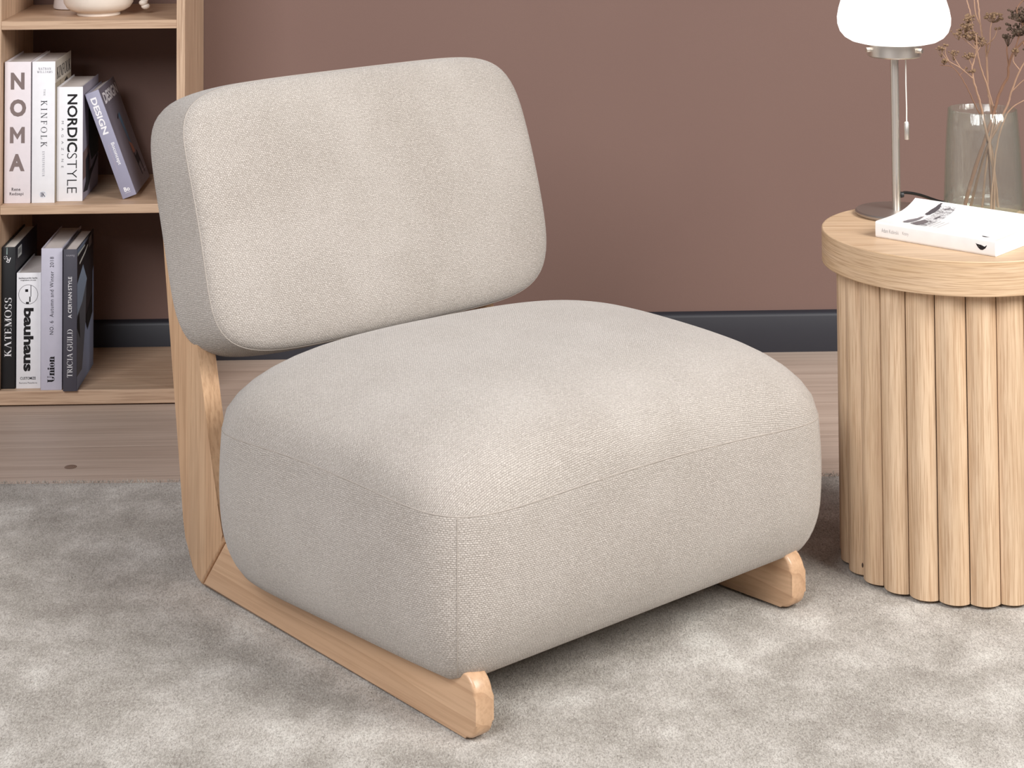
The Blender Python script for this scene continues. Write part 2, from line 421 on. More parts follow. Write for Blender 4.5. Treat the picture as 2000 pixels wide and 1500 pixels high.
def spw(x, m): return abs(x) ** m
def cushion_rings(P, nt=168, nd=22, ns=16):
    d = [2 * PI * i / 4800 for i in range(4801)]
    def sup(c, s, m): return (spw(c, m) + spw(s, m)) ** (-1 / m)
    pts = []
    for a in d:
        n = P['n'] + P['n2'] * math.tanh(3 * math.sin(a)); r = sup(math.cos(a), math.sin(a), n)
        pts.append((P['A'] * r * math.cos(a), P['B'] * r * math.sin(a)))
    l = [0.0]
    for p, q in zip(pts, pts[1:]): l.append(l[-1] + math.hypot(q[0] - p[0], q[1] - p[1]))
    ph = []; k = 0
    for i in range(nt):
        t = l[-1] * i / nt
        while l[k + 1] < t: k += 1
        ph.append(d[k] + (d[k + 1] - d[k]) * (t - l[k]) / (l[k + 1] - l[k]))
    h = P['z1'] - P['z0']; rings = []
    def fin(x, y, z):
        f = min(max((z - P['z0']) / h, 0), 1); g = min(max((z - P['z1']) / (P['z2'] - P['z1']), 0), 1.2)
        a, b = x / P['A'], y / P['B']
        z += f * (P['sa'] * a + P['sb'] * b + P['kc'] * a * a * b * b) + P['zb'] * (1 - f) * b
        y += P['sh'] * g; x *= 1 + P['wt'] * y / P['B']
        return (x, y, z)
    for q in range(ns + 1):
        t = q / ns; kk = max(0, 1 - t * h / P['rb'])
        ins = P['eb'] * (1 - math.sqrt(max(0, 1 - kk * kk))) + P['taper'] * (1 - t)
        out = P['bulge'] * math.sin(PI * t) - ins; ring = []
        for a in ph:
            c, s = math.cos(a), math.sin(a); n = P['n'] + P['n2'] * math.tanh(3 * s); r = sup(c, s, n); ox, oy = r * c, r * s
            nx = math.copysign(spw(ox, n - 1), c) / P['A']; ny = math.copysign(spw(oy, n - 1), s) / P['B']; ll = math.hypot(nx, ny)
            er = P.get('ear', 0) * (1 - t) ** 2 * min(1, abs(ox * oy) / 0.793) ** 8
            ring.append(fin(P['A'] * ox + out * nx / ll + er * c, P['B'] * oy + out * ny / ll + er * s, P['z0'] + h * t - er * 0.25))
        rings.append(ring)
    for q in range(1, nd + 1):
        rho = 1 - q / nd if q > 4 else (0.985, 0.955, 0.915, 0.87)[q - 1]
        if q > 4: rho = 0.87 * (1 - (q - 4) / (nd - 4))
        zz = P['z1'] + (P['z2'] - P['z1']) * (1 - rho ** P['pd']) ** (1 / P['qd']); ring = []
        for a in ph:
            c, s = math.cos(a), math.sin(a); n = P['n'] + P['n2'] * math.tanh(3 * s)
            rr = rho * sup(c, s, 2.2 + (n - 2.2) * rho ** 1.5)
            ring.append(fin(P['A'] * rr * c, P['B'] * rr * s, zz))
        rings.append(ring)
    return rings, ph, ns

def to_chair(P, back):
    ca, sa = math.cos(P['tilt']), math.sin(P['tilt'])
    def f(p):
        a, b, c = p
        if back: u, z = P['u0'] + c * ca - b * sa, P['zc'] + b * ca + c * sa
        else: u, z = P['u0'] + b * ca - c * sa, P['zc'] + b * sa + c * ca
        return (u - UO, P['w0'] + a - WO, z)
    return f

def make_cushion(name, P, back, corner_seams):
    rings, ph, ns = cushion_rings(P); nt = len(ph); f = to_chair(P, back)
    bm = bmesh.new(); uvl = bm.loops.layers.uv.new('UVMap'); loc = {}
    R = []
    for q, ring in enumerate(rings[:-1]):
        row = []
        for p in ring:
            v = bm.verts.new(f(p)); loc[v] = p; row.append(v)
        R.append(row)
    top = bm.verts.new(f(rings[-1][0])); loc[top] = rings[-1][0]
    bot = bm.verts.new(f((0, 0, P['z0']))); loc[bot] = (0, 0, P['z0'])
    unf = {top: (0.0, 0.0)}
    for i in range(nt):
        sl = 0.0; prev = Vector(rings[-1][0])
        for q in range(len(R) - 1, ns - 1, -1):
            cur = Vector(rings[q][i]); sl += (cur - prev).length; prev = cur
            h_ = math.hypot(cur.x, cur.y) or 1.0; unf[R[q][i]] = (cur.x / h_ * sl, cur.y / h_ * sl)
    faces = []
    for q in range(len(R) - 1):
        for i in range(nt):
            j = (i + 1) % nt; faces.append((bm.faces.new((R[q][i], R[q][j], R[q + 1][j], R[q + 1][i])), q))
    for i in range(nt):
        j = (i + 1) % nt
        faces.append((bm.faces.new((R[-1][i], R[-1][j], top)), 99)); faces.append((bm.faces.new((R[0][j], R[0][i], bot)), -1))
    for fc, q in faces:
        m = sum((Vector(loc[v]) for v in fc.verts), Vector()) / len(fc.verts)
        for lp in fc.loops:
            a, b, c = loc[lp.vert]
            if q >= ns: uv = unf[lp.vert]
            elif q < 0: uv = (a, b)
            elif abs(m.x) / P['A'] > abs(m.y) / P['B']: uv = (c, b) if back else (b, c)
            else: uv = (a, c)
            lp[uvl].uv = (uv[0] * 10, uv[1] * 10)
    o = bmobj(name, bm, FABRIC, chair, True)
    seam = [f((x * 0.9985, y * 0.9985, z)) for x, y, z in rings[ns]]
    tube('piping', seam, 0.0011, CORD, o, 8, True)
    if corner_seams:
        ang = [math.atan2(P['B'] * 0.93, P['A'] * 0.93), PI - math.atan2(P['B'] * 0.93, P['A'] * 0.93)]
        for sx in (1, -1):
            best = max(range(nt), key=lambda i: sx * rings[ns][i][0] / P['A'] - rings[ns][i][1] / P['B'] * (-1))
            tube('corner_seam', [f(rings[q][best]) for q in range(1, ns + 1)], 0.0007, CORD, o, 6)
    return o
SEAT = dict(ear=0.008, n=6.0, n2=0.9623, kc=-0.0199, wt=-0.0429, zb=0.0018, z0=0.0737, z1=0.3048, z2=0.4237, rb=0.09, eb=0.0383, taper=0.0197, bulge=0.011,
            A=0.4111, B=0.3086, pd=3.2, qd=2.0, sa=-0.0106, sb=0.004, sh=-0.0081, tilt=0.0, w0=0.3428, u0=-0.2886, zc=0)
BACK = dict(n=6.0, n2=0.3268, kc=-0.0193, wt=0.0032, zb=-0.0058, z0=0.0, z1=0.148, z2=0.182, rb=0.05, eb=0.0547, taper=-0.0011, bulge=0.0047,
            A=0.3497, B=0.2141, pd=4.0, qd=2.0, sa=0.0033, sb=-0.0089, sh=0.0, tilt=0.2686, w0=0.3283, u0=-0.7905, zc=0.5406)
make_cushion('seat_cushion', SEAT, False, True)
make_cushion('backrest_cushion', BACK, True, False)

# ------------------------------------------------------------------ side table
TX, TY, ZR = 0.8404, 3.1492, 0.012
table = empty('side_table', (TX, TY, ZR), 0, 'round oak side table with a thick top on a fluted drum base', 'table')
HT, HA = 0.5381 - ZR, 0.4847 - ZR
lathe('tabletop', [(0, HA + 0.0003), (0.2105, HA + 0.0003), (0.2112, HA + 0.001), (0.2112, HT - 0.001), (0.2103, HT), (0, HT)], OAK_X, table, 128, angle=math.radians(30))
def edge_band():
    bm = bmesh.new(); uvl = bm.loops.layers.uv.new('UVMap'); n = 144
    pr = [(0.2100, HA), (0.2114, HA + 0.0003), (0.2122, HA + 0.0014), (0.2122, HT - 0.0014), (0.2114, HT - 0.0002), (0.2104, HT + 0.0001)]
    rg = [[bm.verts.new((r * math.cos(2 * PI * i / n), r * math.sin(2 * PI * i / n), z)) for i in range(n)] for r, z in pr]
    for q in range(len(pr) - 1):
        for i in range(n):
            f = bm.faces.new((rg[q][i], rg[q][(i + 1) % n], rg[q + 1][(i + 1) % n], rg[q + 1][i]))
            for lp, (ii, qq) in zip(f.loops, ((i, q), (i + 1, q), (i + 1, q + 1), (i, q + 1))): lp[uvl].uv = (ii / n * 1.333, pr[qq][1])
    return bmobj('edge_band', bm, OAK_BAND, table, True, math.radians(30))
edge_band()
lathe('inner_drum', [(0, 0.0002), (0.168, 0.0002), (0.170, 0.002), (0.170, HA), (0, HA)], OAK_Z, table, 48)
def flute_mesh():
    bm = bmesh.new(); half = 0.179 * math.sin(math.radians(7.5)) - 0.0008; d = 0.179 * math.cos(math.radians(7.5)); sag = 0.1898 - d
    r = (half * half + sag * sag) / (2 * sag); c = 0.1898 - r; a = math.asin(min(1, half / r)); pr = []
    for i in range(13):
        t = -a + 2 * a * i / 12; pr.append((c + r * math.cos(t), r * math.sin(t)))
    pr += [(0.171, half * 0.93), (0.171, -half * 0.93)]
    lo = [bm.verts.new((x, y_, 0.0028)) for x, y_ in pr]; hi = [bm.verts.new((x, y_, HA)) for x, y_ in pr]
    for i in range(len(pr)):
        j = (i + 1) % len(pr); bm.faces.new((lo[i], lo[j], hi[j], hi[i]))
    bm.faces.new(lo[::-1]); bm.faces.new(hi)
    bmesh.ops.recalc_face_normals(bm, faces=bm.faces)
    me = bpy.data.meshes.new('flute'); bm.to_mesh(me); bm.free()
    me.materials.append(OAK_Z); me.polygons.foreach_set('use_smooth', [True] * len(me.polygons)); me.set_sharp_from_angle(angle=math.radians(30))
    return me
fm = flute_mesh()
for k in range(24):
    o = bpy.data.objects.new('flute', fm); COL.objects.link(o); o.parent = table
    o.rotation_euler = (0, 0, math.radians(5.2 + 7.5 + 15 * k))
ka = math.radians(-152.5 - 4.0)
kb = bmesh.new(); add_ball(kb, (0, 0, 0), 0.003, 2, (0.35, 0.6, 1.3))
o = bmobj('knot_hole', kb, plain('dark_knot', (58, 40, 30), 0.8), table, True); o.location = (0.1888 * math.cos(ka), 0.1888 * math.sin(ka), 0.024); o.rotation_euler = (0, 0, ka)

# ------------------------------------------------------------------ table lamp
ZT = 0.5381
LX, LY = 0.7765, 3.272
lamp = empty('table_lamp', (LX, LY, ZT), 0, 'brushed nickel table lamp with a white opal glass dome shade', 'lamp')
lathe('base', [(0, 0.0002), (0.066, 0.0002), (0.069, 0.003), (0.069, 0.006), (0.0665, 0.0082), (0, 0.009)], DISC, lamp, 96)
lathe('pole', [(0.0072, 0.007), (0.0072, 0.275), (0, 0.276)], STEEL, lamp, 32)
lathe('ferrule', [(0, 0.266), (0.044, 0.266), (0.0455, 0.268), (0.0455, 0.288), (0.043, 0.2895), (0, 0.2895)], STEEL, lamp, 64)
for a in (-165, -42):
    bm = bmesh.new(); add_lathe(bm, [(0, 0), (0.0042, 0.0), (0.0042, 0.0065), (0.0036, 0.0078), (0, 0.008)], 20)
    o = bmobj('thumb_screw', bm, STEEL, lamp, True, math.radians(35)); a = math.radians(a)
    o.location = (0.0448 * math.cos(a), 0.0448 * math.sin(a), 0.2785); o.rotation_euler = (0, PI / 2, a)
lathe('shade', [(0.040, 0.2885), (0.058, 0.289), (0.072, 0.2925), (0.083, 0.299), (0.0905, 0.308), (0.0945, 0.320), (0.0950, 0.332), (0.0925, 0.346), (0.0880, 0.361), (0.081, 0.378), (0.070, 0.394), (0.054, 0.407), (0.034, 0.415), (0.015, 0.4185), (0, 0.419)], OPAL, lamp, 96, smooth=True, angle=math.radians(60))
tube('pull_cord', [(0.0175, -0.008, 0.267), (0.0172, -0.008, 0.22), (0.0178, -0.008, 0.18), (0.0175, -0.008, 0.155)], 0.0011, CORDW, lamp, 8)
o = lathe('pull_weight', [(0, 0.127), (0.0038, 0.127), (0.0043, 0.1285), (0.0043, 0.155), (0.003, 0.1572), (0, 0.1575)], STEEL, lamp, 24, c=(0.0175, -0.008))
tube('power_cable', catmull([(0.0070, 0.001, 0.033), (0.0110, 0.004, 0.0345), (0.0184, 0.013, 0.0340), (0.0370, 0.028, 0.0290), (0.0557, 0.043, 0.0220), (0.0760, 0.058, 0.0130), (0.0950, 0.070, 0.0055), (0.1080, 0.074, 0.0032)], 8), 0.0025, CABLE, lamp, 10)
lathe('cable_grommet', [(0, 0), (0.0048, 0), (0.0052, 0.002), (0.0040, 0.006), (0, 0.0062)], CABLE, lamp, 20).matrix_local = Matrix.Translation((0.0068, 0.001, 0.033)) @ Matrix.Rotation(PI / 2, 4, 'Y')

# ------------------------------------------------------------------ vase and dried flowers
VX, VY = 0.921, 3.255
vase = lathe('glass_vase', [(0, 0.0002), (0.060, 0.0002), (0.0650, 0.004), (0.0660, 0.012), (0.0655, 0.03), (0.0640, 0.065), (0.0622, 0.105), (0.0596, 0.145), (0.0568, 0.178), (0.0560, 0.1788), (0.0550, 0.178),
    (0.0574, 0.145), (0.0600, 0.105), (0.0618, 0.065), (0.0632, 0.03), (0.0628, 0.018), (0.056, 0.012), (0.03, 0.0105), (0, 0.010)], GLASS, None, 96, smooth=True, angle=math.radians(60))
vase.location = (VX, VY, ZT)
tag(vase, 'tapered pale green hammered glass vase holding dried flower stems behind the book', 'vase')

STEMS = dict(
 A=[(0.8819, 3.24, 0.5505), (0.9042, 3.25, 0.6129), (0.9276, 3.255, 0.6741), (0.9418, 3.26, 0.7074), (0.9529, 3.26, 0.7434), (0.965, 3.255, 0.7689), (0.9656, 3.25, 0.7885), (0.9717, 3.24, 0.813), (0.9847, 3.23, 0.8312), (0.9975, 3.22, 0.846)],
 B=[(0.9303, 3.232, 0.5505), (0.9343, 3.24, 0.6102), (0.931, 3.25, 0.6553), (0.9388, 3.26, 0.6834), (0.9397, 3.27, 0.7187), (0.9372, 3.275, 0.7456), (0.9368, 3.28, 0.7924), (0.9364, 3.28, 0.8193), (0.9319, 3.285, 0.8326), (0.9301, 3.29, 0.8529), (0.9271, 3.29, 0.8833), (0.9269, 3.3, 0.912), (0.9238, 3.3, 0.9382)],
 C=[(0.9468, 3.262, 0.5505), (0.9366, 3.257, 0.6415), (0.9261, 3.25, 0.675), (0.9145, 3.24, 0.7238), (0.9066, 3.235, 0.7477), (0.8995, 3.23, 0.7707), (0.8981, 3.23, 0.7911), (0.9036, 3.23, 0.809), (0.9051, 3.225, 0.825), (0.9023, 3.22, 0.8469)],
 D=[(0.9385, 3.275, 0.5505), (0.9328, 3.263, 0.6406), (0.9212, 3.25, 0.6939), (0.905, 3.24, 0.7247), (0.8872, 3.23, 0.7589), (0.8749, 3.225, 0.7776), (0.8617, 3.22, 0.792), (0.8397, 3.215, 0.7963)],
 E=[(0.9162, 3.25, 0.5505), (0.9316, 3.264, 0.6403), (0.9474, 3.268, 0.6954), (0.9417, 3.264, 0.72), (0.9296, 3.26, 0.76), (0.9213, 3.26, 0.7841), (0.9134, 3.255, 0.815), (0.9064, 3.25, 0.8458), (0.9026, 3.25, 0.8759), (0.8968, 3.25, 0.8983), (0.8929, 3.25, 0.9259)],
 F=[(0.9027, 3.272, 0.5505), (0.9252, 3.259, 0.6416), (0.9464, 3.25, 0.6893), (0.9603, 3.245, 0.7225), (0.9662, 3.24, 0.7463), (0.9786, 3.23, 0.7844), (0.9913, 3.225, 0.8062), (1.0093, 3.22, 0.834)],
 G=[(0.9224, 3.222, 0.5505), (0.9383, 3.24, 0.6442), (0.9541, 3.24, 0.702), (0.9686, 3.235, 0.7232), (0.9846, 3.23, 0.734), (1.0165, 3.22, 0.7556)])
SPEC = dict(
 A=('dried brown stem with dark flat seed clusters leaning right out of the vase', STALKD, 0.0026, HEADD),
 B=('tall upright dried stem with a forked side shoot rising straight from the vase', STALK, 0.0022, HEAD),
 C=('dried stem with a long low side twig of round buds reaching towards the lamp shade', STALK, 0.0019, HEAD),
 D=('thinnest dried twig bending left out of the vase with few buds', STALKD, 0.0011, HEAD),
 E=('dried stem with many stacked brown bud clusters next to the lamp shade', STALK, 0.0015, HEAD),
 F=('straight pale dried stem leaning furthest right from the vase rim', STALK, 0.0019, HEAD),
 G=('short low dried twig pointing right just above the vase rim', STALK, 0.0013, HEAD))
# side twigs: stem key -> list of (points, clusters [(x, z, spread, count)])
TWIGS = dict(
 A=[([(0.9717, 3.24, 0.813), (0.978, 3.235, 0.835), (0.979, 3.235, 0.848)], (0.980, 0.853, 0.018, 36)), ([(0.9656, 3.25, 0.7885), (0.963, 3.25, 0.815), (0.9635, 3.245, 0.83)], (0.964, 0.838, 0.010, 12)),
    ([(0.978, 3.235, 0.835), (0.985, 3.23, 0.86), (0.984, 3.23, 0.872)], (0.986, 0.878, 0.021, 60)), ([(0.985, 3.23, 0.86), (0.975, 3.23, 0.885), (0.99, 3.23, 0.905)], (0.993, 0.905, 0.01, 8)),
    ([(0.9847, 3.23, 0.8312), (0.99, 3.225, 0.815), (0.994, 3.22, 0.826)], (0.992, 0.823, 0.009, 12))],
 B=[([(0.9364, 3.28, 0.8193), (0.948, 3.27, 0.834), (0.953, 3.27, 0.848)], (0.955, 0.849, 0.005, 3)), ([(0.9364, 3.28, 0.8), (0.94, 3.27, 0.82), (0.94, 3.265, 0.85), (0.944, 3.262, 0.868)], (0.945, 0.872, 0.013, 22)),
    ([(0.9301, 3.29, 0.8529), (0.921, 3.285, 0.872), (0.917, 3.28, 0.90), (0.914, 3.28, 0.93)], None)],
 C=[([(0.8995, 3.23, 0.7707), (0.876, 3.222, 0.79), (0.855, 3.217, 0.8025), (0.842, 3.214, 0.817)], (0.838, 0.824, 0.008, 5)), ([(0.876, 3.222, 0.79), (0.866, 3.22, 0.806), (0.864, 3.219, 0.811)], (0.864, 0.815, 0.007, 7)),
    ([(0.8981, 3.23, 0.7911), (0.892, 3.226, 0.803), (0.888, 3.224, 0.812)], (0.889, 0.811, 0.009, 8)), ([(0.905, 3.228, 0.815), (0.912, 3.226, 0.826), (0.913, 3.226, 0.833)], (0.912, 0.832, 0.008, 9)),
    ([(0.855, 3.217, 0.8025), (0.849, 3.216, 0.816), (0.851, 3.216, 0.829)], (0.850, 0.830, 0.004, 2))],
 D=[([(0.8617, 3.22, 0.792), (0.852, 3.217, 0.803), (0.846, 3.215, 0.805)], (0.844, 0.804, 0.008, 5)), ([(0.8749, 3.225, 0.7776), (0.884, 3.228, 0.785), (0.887, 3.229, 0.792)], (0.894, 0.785, 0.009, 6))],
 E=[([(0.9064, 3.25, 0.8458), (0.899, 3.245, 0.862), (0.895, 3.243, 0.87)], (0.895, 0.872, 0.011, 15)), ([(0.908, 3.252, 0.84), (0.898, 3.245, 0.85), (0.892, 3.242, 0.856)], (0.892, 0.857, 0.011, 14)),
    ([(0.9134, 3.255, 0.815), (0.905, 3.25, 0.829), (0.899, 3.246, 0.84)], (0.898, 0.843, 0.011, 15)), ([(0.9134, 3.255, 0.815), (0.891, 3.245, 0.833), (0.879, 3.24, 0.842)], (0.877, 0.848, 0.010, 9)),
    ([(0.9064, 3.25, 0.8458), (0.911, 3.25, 0.835), (0.916, 3.25, 0.838)], (0.914, 0.836, 0.009, 9))],
 F=[([(0.9786, 3.23, 0.7844), (0.968, 3.232, 0.80), (0.972, 3.23, 0.815)], (0.972, 0.818, 0.006, 4)), ([(0.9662, 3.24, 0.7463), (0.985, 3.23, 0.768), (1.0, 3.22, 0.776)], None)],
 G=[])
for key, pts in STEMS.items():
    lab, mat, rad, hm = SPEC[key]
    base = Vector(pts[0]); o = empty('dried_flower_stem', base, 0, lab, 'dried flower', 'dried flowers in the glass vase')
    P = catmull([Vector(p) - base for p in pts], 6)
    P = [p + Vector((random.uniform(-1, 1), random.uniform(-1, 1), 0)) * 0.0005 for p in P]
    P[0] = Vector((0, 0, 0))
    tube('stalk', P, [rad * (1.25 - 0.75 * i / len(P)) * random.uniform(0.92, 1.1) for i in range(len(P))], mat, o, 7)
    for tp, cl in TWIGS[key]:
        Q = catmull([Vector(p) - base for p in tp], 4)
        tw = tube('twig', Q, [max(0.0005, rad * 0.55 * (1 - 0.45 * i / len(Q))) for i in range(len(Q))], mat, o, 6)
        if cl:
            cx, cz, sp, cnt = cl; cnt = int(cnt * 1.5); sp *= 1.15; bm = bmesh.new(); e = Vector(tp[-1]) - base; c = Vector((cx, tp[-1][1], cz)) - base
            for i in range(cnt):
                a, rr = random.uniform(0, 2 * PI), math.sqrt(random.random())
                p = c + Vector((sp * rr * math.cos(a), sp * rr * math.sin(a), random.uniform(-0.5, 0.5) * sp * 0.7))
                add_ball(bm, p, random.uniform(0.0017, 0.0033), 1, (1, 1, random.uniform(0.7, 1.0)))
                st = e - Vector((0, 0, 0.008)) if cnt > 4 else e
                add_tube(bm, [st, (st + p) / 2 + Vector((0, 0, -0.002)), p], 0.00035, 4)
            bmobj('seed_heads', bm, hm, tw, True)

# ------------------------------------------------------------------ bookshelf
YS, XLI, XRI, XRO = 4.0498, -0.901, -0.5392, -0.5219
XLO = XLI - 0.0174; ZTOP = 1.166; YB = YW - 0.0015
shelf = empty('bookshelf', ((XLO + XRO) / 2, (YS + YB) / 2, 0), 0, 'open-backed oak bookshelf holding two rows of books against the mauve wall', 'bookshelf')
so = Vector(shelf.location)
def side_panel(x0, x1):
    bm = bmesh.new(); poly = [(YS, 0.0), (YW - 0.0155, 0.0), (YW - 0.0155, 0.0915), (YB, 0.0915), (YB, ZTOP), (YS, ZTOP)]
    a = [bm.verts.new(Vector((x0, b, c)) - so) for b, c in poly]; d = [bm.verts.new(Vector((x1, b, c)) - so) for b, c in poly]
    bm.faces.new(a); bm.faces.new(d[::-1])
    for i in range(6):
        j = (i + 1) % 6; bm.faces.new((a[j], a[i], d[i], d[j]))
    return bmobj('side_panel', bm, SHELF_Z, shelf)
side_panel(XLO, XLI); side_panel(XRI, XRO)
for z0, z1, yb in ((0.0039, 0.0326, YW - 0.0155), (0.3910, 0.4095, YB), (0.7698, 0.7875, YB), (1.1475, 1.1655, YB)):
    bm = bmesh.new(); add_box(bm, XLI + 0.0002 - so.x, XRI - 0.0002 - so.x, YS + 0.0003 - so.y, yb - so.y, z0, z1, 0.0006, 1)
    bmobj('shelf_board', bm, SHELF_X, shelf)

# ------------------------------------------------------------------ lettering
def sans(text, bold=0.0, space=1.0, shear=0.0):
    cu = bpy.data.curves.new('lettering', 'FONT'); cu.body = text; cu.size = 1.0; cu.offset = bold; cu.space_character = space; cu.shear = shear; cu.resolution_u = 3; cu.fill_mode = 'BOTH'
    ob = bpy.data.objects.new('lettering', cu); COL.objects.link(ob)
    dg = bpy.context.evaluated_depsgraph_get(); me = bpy.data.meshes.new_from_object(ob.evaluated_get(dg))
    vs = [(v.co.x, v.co.y) for v in me.vertices]; fs = [tuple(p.vertices) for p in me.polygons]
    bpy.data.objects.remove(ob); bpy.data.curves.remove(cu); bpy.data.meshes.remove(me)
    return vs, fs

def serif(text, thick=0.15, thin=0.05, track=0.16, serifs=True, sw=0.045, stencil=False):
    """thick-and-thin roman letters drawn as strokes"""
    T, t = thick, thin; V, F = [], []; pen = 0.0
    def quad(a, b, c, d, ox):
        k = len(V); V.extend([(p[0] + ox, p[1]) for p in (a, b, c, d)]); F.append((k, k + 1, k + 2, k + 3))
    def stroke(x0, y0, x1, y1, wd, ox):    # slanted or upright bar, width measured horizontally
        if abs(y1 - y0) < 1e-6: quad((x0, y0 - wd / 2), (x1, y0 - wd / 2), (x1, y0 + wd / 2), (x0, y0 + wd / 2), ox)
        else: quad((x0 - wd / 2, y0), (x0 + wd / 2, y0), (x1 + wd / 2, y1), (x1 - wd / 2, y1), ox)
    def sf(x, y, wd, ox):
        if serifs: quad((x - wd, y), (x + wd, y), (x + wd, y + sw), (x - wd, y + sw), ox) if y < 0.5 else quad((x - wd, y - sw), (x + wd, y - sw), (x + wd, y), (x - wd, y), ox)
    def bow(cx, cy, rx, ry, a0, a1, ox, n=18):
        prev = None
        for i in range(n + 1):
            a = math.radians(a0 + (a1 - a0) * i / n); wd = t + (T - t) * abs(math.cos(a)) ** 1.5
            o_ = (cx + rx * math.cos(a), cy + ry * math.sin(a)); q = (cx + (rx - wd) * math.cos(a), cy + (ry - max(t, wd * 0.45)) * math.sin(a))
            if prev and not (stencil and abs(math.cos(a)) < 0.12): quad(prev[0], o_, q, prev[1], ox)
            prev = (o_, q)
    def stem(x, ox, wd=None, lo=0.0, hi=1.0):
        wd = T if wd is None else wd
        stroke(x, lo, x, hi, wd, ox)
        if lo == 0: sf(x, 0, wd / 2 + 0.09, ox)
        if hi == 1: sf(x, 1, wd / 2 + 0.09, ox)
    for ch in text:
        ox = pen
        if ch == ' ': pen += 0.35; continue
        if ch == 'I': stem(0.17, ox); wdt = 0.34
        elif ch == 'K': stem(0.17, ox); stroke(0.62, 1, 0.24, 0.42, t * 1.4, ox); stroke(0.36, 0.56, 0.72, 0, T * 1.15, ox); sf(0.62, 1, 0.12, ox); sf(0.72, 0, 0.14, ox); wdt = 0.86
        elif ch == 'N': stem(0.14, ox, t); stem(0.72, ox, t); stroke(0.14, 1, 0.72, 0, T * 1.2, ox); wdt = 0.86
        elif ch == 'F': stem(0.17, ox); stroke(0.1, 1 - t / 2, 0.6, 1 - t / 2, t, ox); stroke(0.17, 0.52, 0.48, 0.52, t, ox); stroke(0.58, 0.8, 0.58, 1, t, ox); stroke(0.48, 0.42, 0.48, 0.62, t, ox); wdt = 0.66
        elif ch == 'E': stem(0.17, ox); stroke(0.1, 1 - t / 2, 0.62, 1 - t / 2, t, ox); stroke(0.17, 0.52, 0.5, 0.52, t, ox); stroke(0.1, t / 2, 0.66, t / 2, t, ox); stroke(0.6, 0.8, 0.6, 1, t, ox); stroke(0.64, 0, 0.64, 0.22, t, ox); stroke(0.49, 0.42, 0.49, 0.62, t, ox); wdt = 0.74
        elif ch == 'L': stem(0.17, ox); stroke(0.1, t / 2, 0.62, t / 2, t, ox); stroke(0.6, 0, 0.6, 0.24, t, ox); wdt = 0.68
        elif ch == 'T': stem(0.36, ox, None, 0.0, 0.999); stroke(0.02, 1 - t / 2, 0.7, 1 - t / 2, t, ox); stroke(0.04, 0.78, 0.04, 1, t, ox); stroke(0.68, 0.78, 0.68, 1, t, ox); wdt = 0.72
        elif ch == 'O': bow(0.45, 0.5, 0.45, 0.52, 0, 360, ox, 40); wdt = 0.9
        elif ch == 'C' or ch == 'G':
            bow(0.45, 0.5, 0.45, 0.52, 48, 318, ox, 30); stroke(0.76, 0.68, 0.76, 0.98, t, ox)
            if ch == 'G': stroke(0.74, 0.04, 0.74, 0.42, T, ox); sf(0.74, 0.42, 0.14, ox)
            wdt = 0.86
        elif ch == 'D': stem(0.17, ox); bow(0.36, 0.5, 0.46, 0.5, -90, 90, ox); stroke(0.1, t / 2, 0.4, t / 2, t, ox); stroke(0.1, 1 - t / 2, 0.4, 1 - t / 2, t, ox); wdt = 0.84
        elif ch in 'PR':
            stem(0.17, ox); bow(0.34, 0.74, 0.28, 0.26, -90, 90, ox); stroke(0.1, 1 - t / 2, 0.36, 1 - t / 2, t, ox); stroke(0.2, 0.48 + t / 2, 0.36, 0.48 + t / 2, t, ox)
            if ch == 'R': stroke(0.40, 0.48, 0.70, 0, T * 1.05, ox); sf(0.72, 0, 0.11, ox)
            wdt = 0.78 if ch == 'R' else 0.66
        elif ch == 'A': stroke(0.08, 0, 0.40, 1, t, ox); stroke(0.72, 0, 0.40, 1, T * 1.1, ox); sf(0.08, 0, 0.11, ox); sf(0.72, 0, 0.15, ox); wdt = 0.82
        if ch == 'A' and not stencil: stroke(0.2, 0.34, 0.62, 0.34, t, ox)
        if ch == 'M': stem(0.14, ox, t); stem(0.86, ox); stroke(0.14, 1, 0.48, 0, T, ox); stroke(0.84, 1, 0.48, 0, t, ox); wdt = 1.0
        elif ch == 'W': stroke(0.08, 1, 0.32, 0, T, ox); stroke(0.52, 1, 0.32, 0, t, ox); stroke(0.48, 1, 0.74, 0, T, ox); stroke(0.98, 1, 0.74, 0, t, ox); sf(0.08, 1, 0.13, ox); sf(0.98, 1, 0.1, ox); wdt = 1.05
        elif ch == 'H': stem(0.17, ox); stem(0.7, ox); stroke(0.17, 0.5, 0.7, 0.5, t, ox); wdt = 0.87
        elif ch == 'U': stem(0.17, ox, T, 0.3, 1.0); stem(0.68, ox, t, 0.3, 1.0); bow(0.40, 0.34, 0.31, 0.36, 180, 360, ox); wdt = 0.82
        elif ch == 'S':
            bow(0.32, 0.75, 0.27, 0.27, 50, 270, ox); bow(0.32, 0.25, 0.29, 0.27, 90, -130, ox); stroke(0.54, 0.74, 0.54, 0.98, t, ox); stroke(0.07, 0.02, 0.07, 0.28, t, ox); wdt = 0.66
        elif ch == 'i': stem(0.14, ox, T, 0.0, 0.68); sf(0.10, 0.68, 0.1, ox); bow(0.14, 0.88, T * 0.6, 0.1, 0, 360, ox); wdt = 0.28
        elif ch == 'n': stem(0.14, ox, T, 0.0, 0.68); stem(0.52, ox, T, 0.0, 0.5); bow(0.36, 0.46, 0.16 + T / 2, 0.24, 0, 170, ox); wdt = 0.66
        elif ch == 'o': bow(0.30, 0.34, 0.30, 0.36, 0, 360, ox, 30); wdt = 0.6
        pen += wdt + track
    return V, F

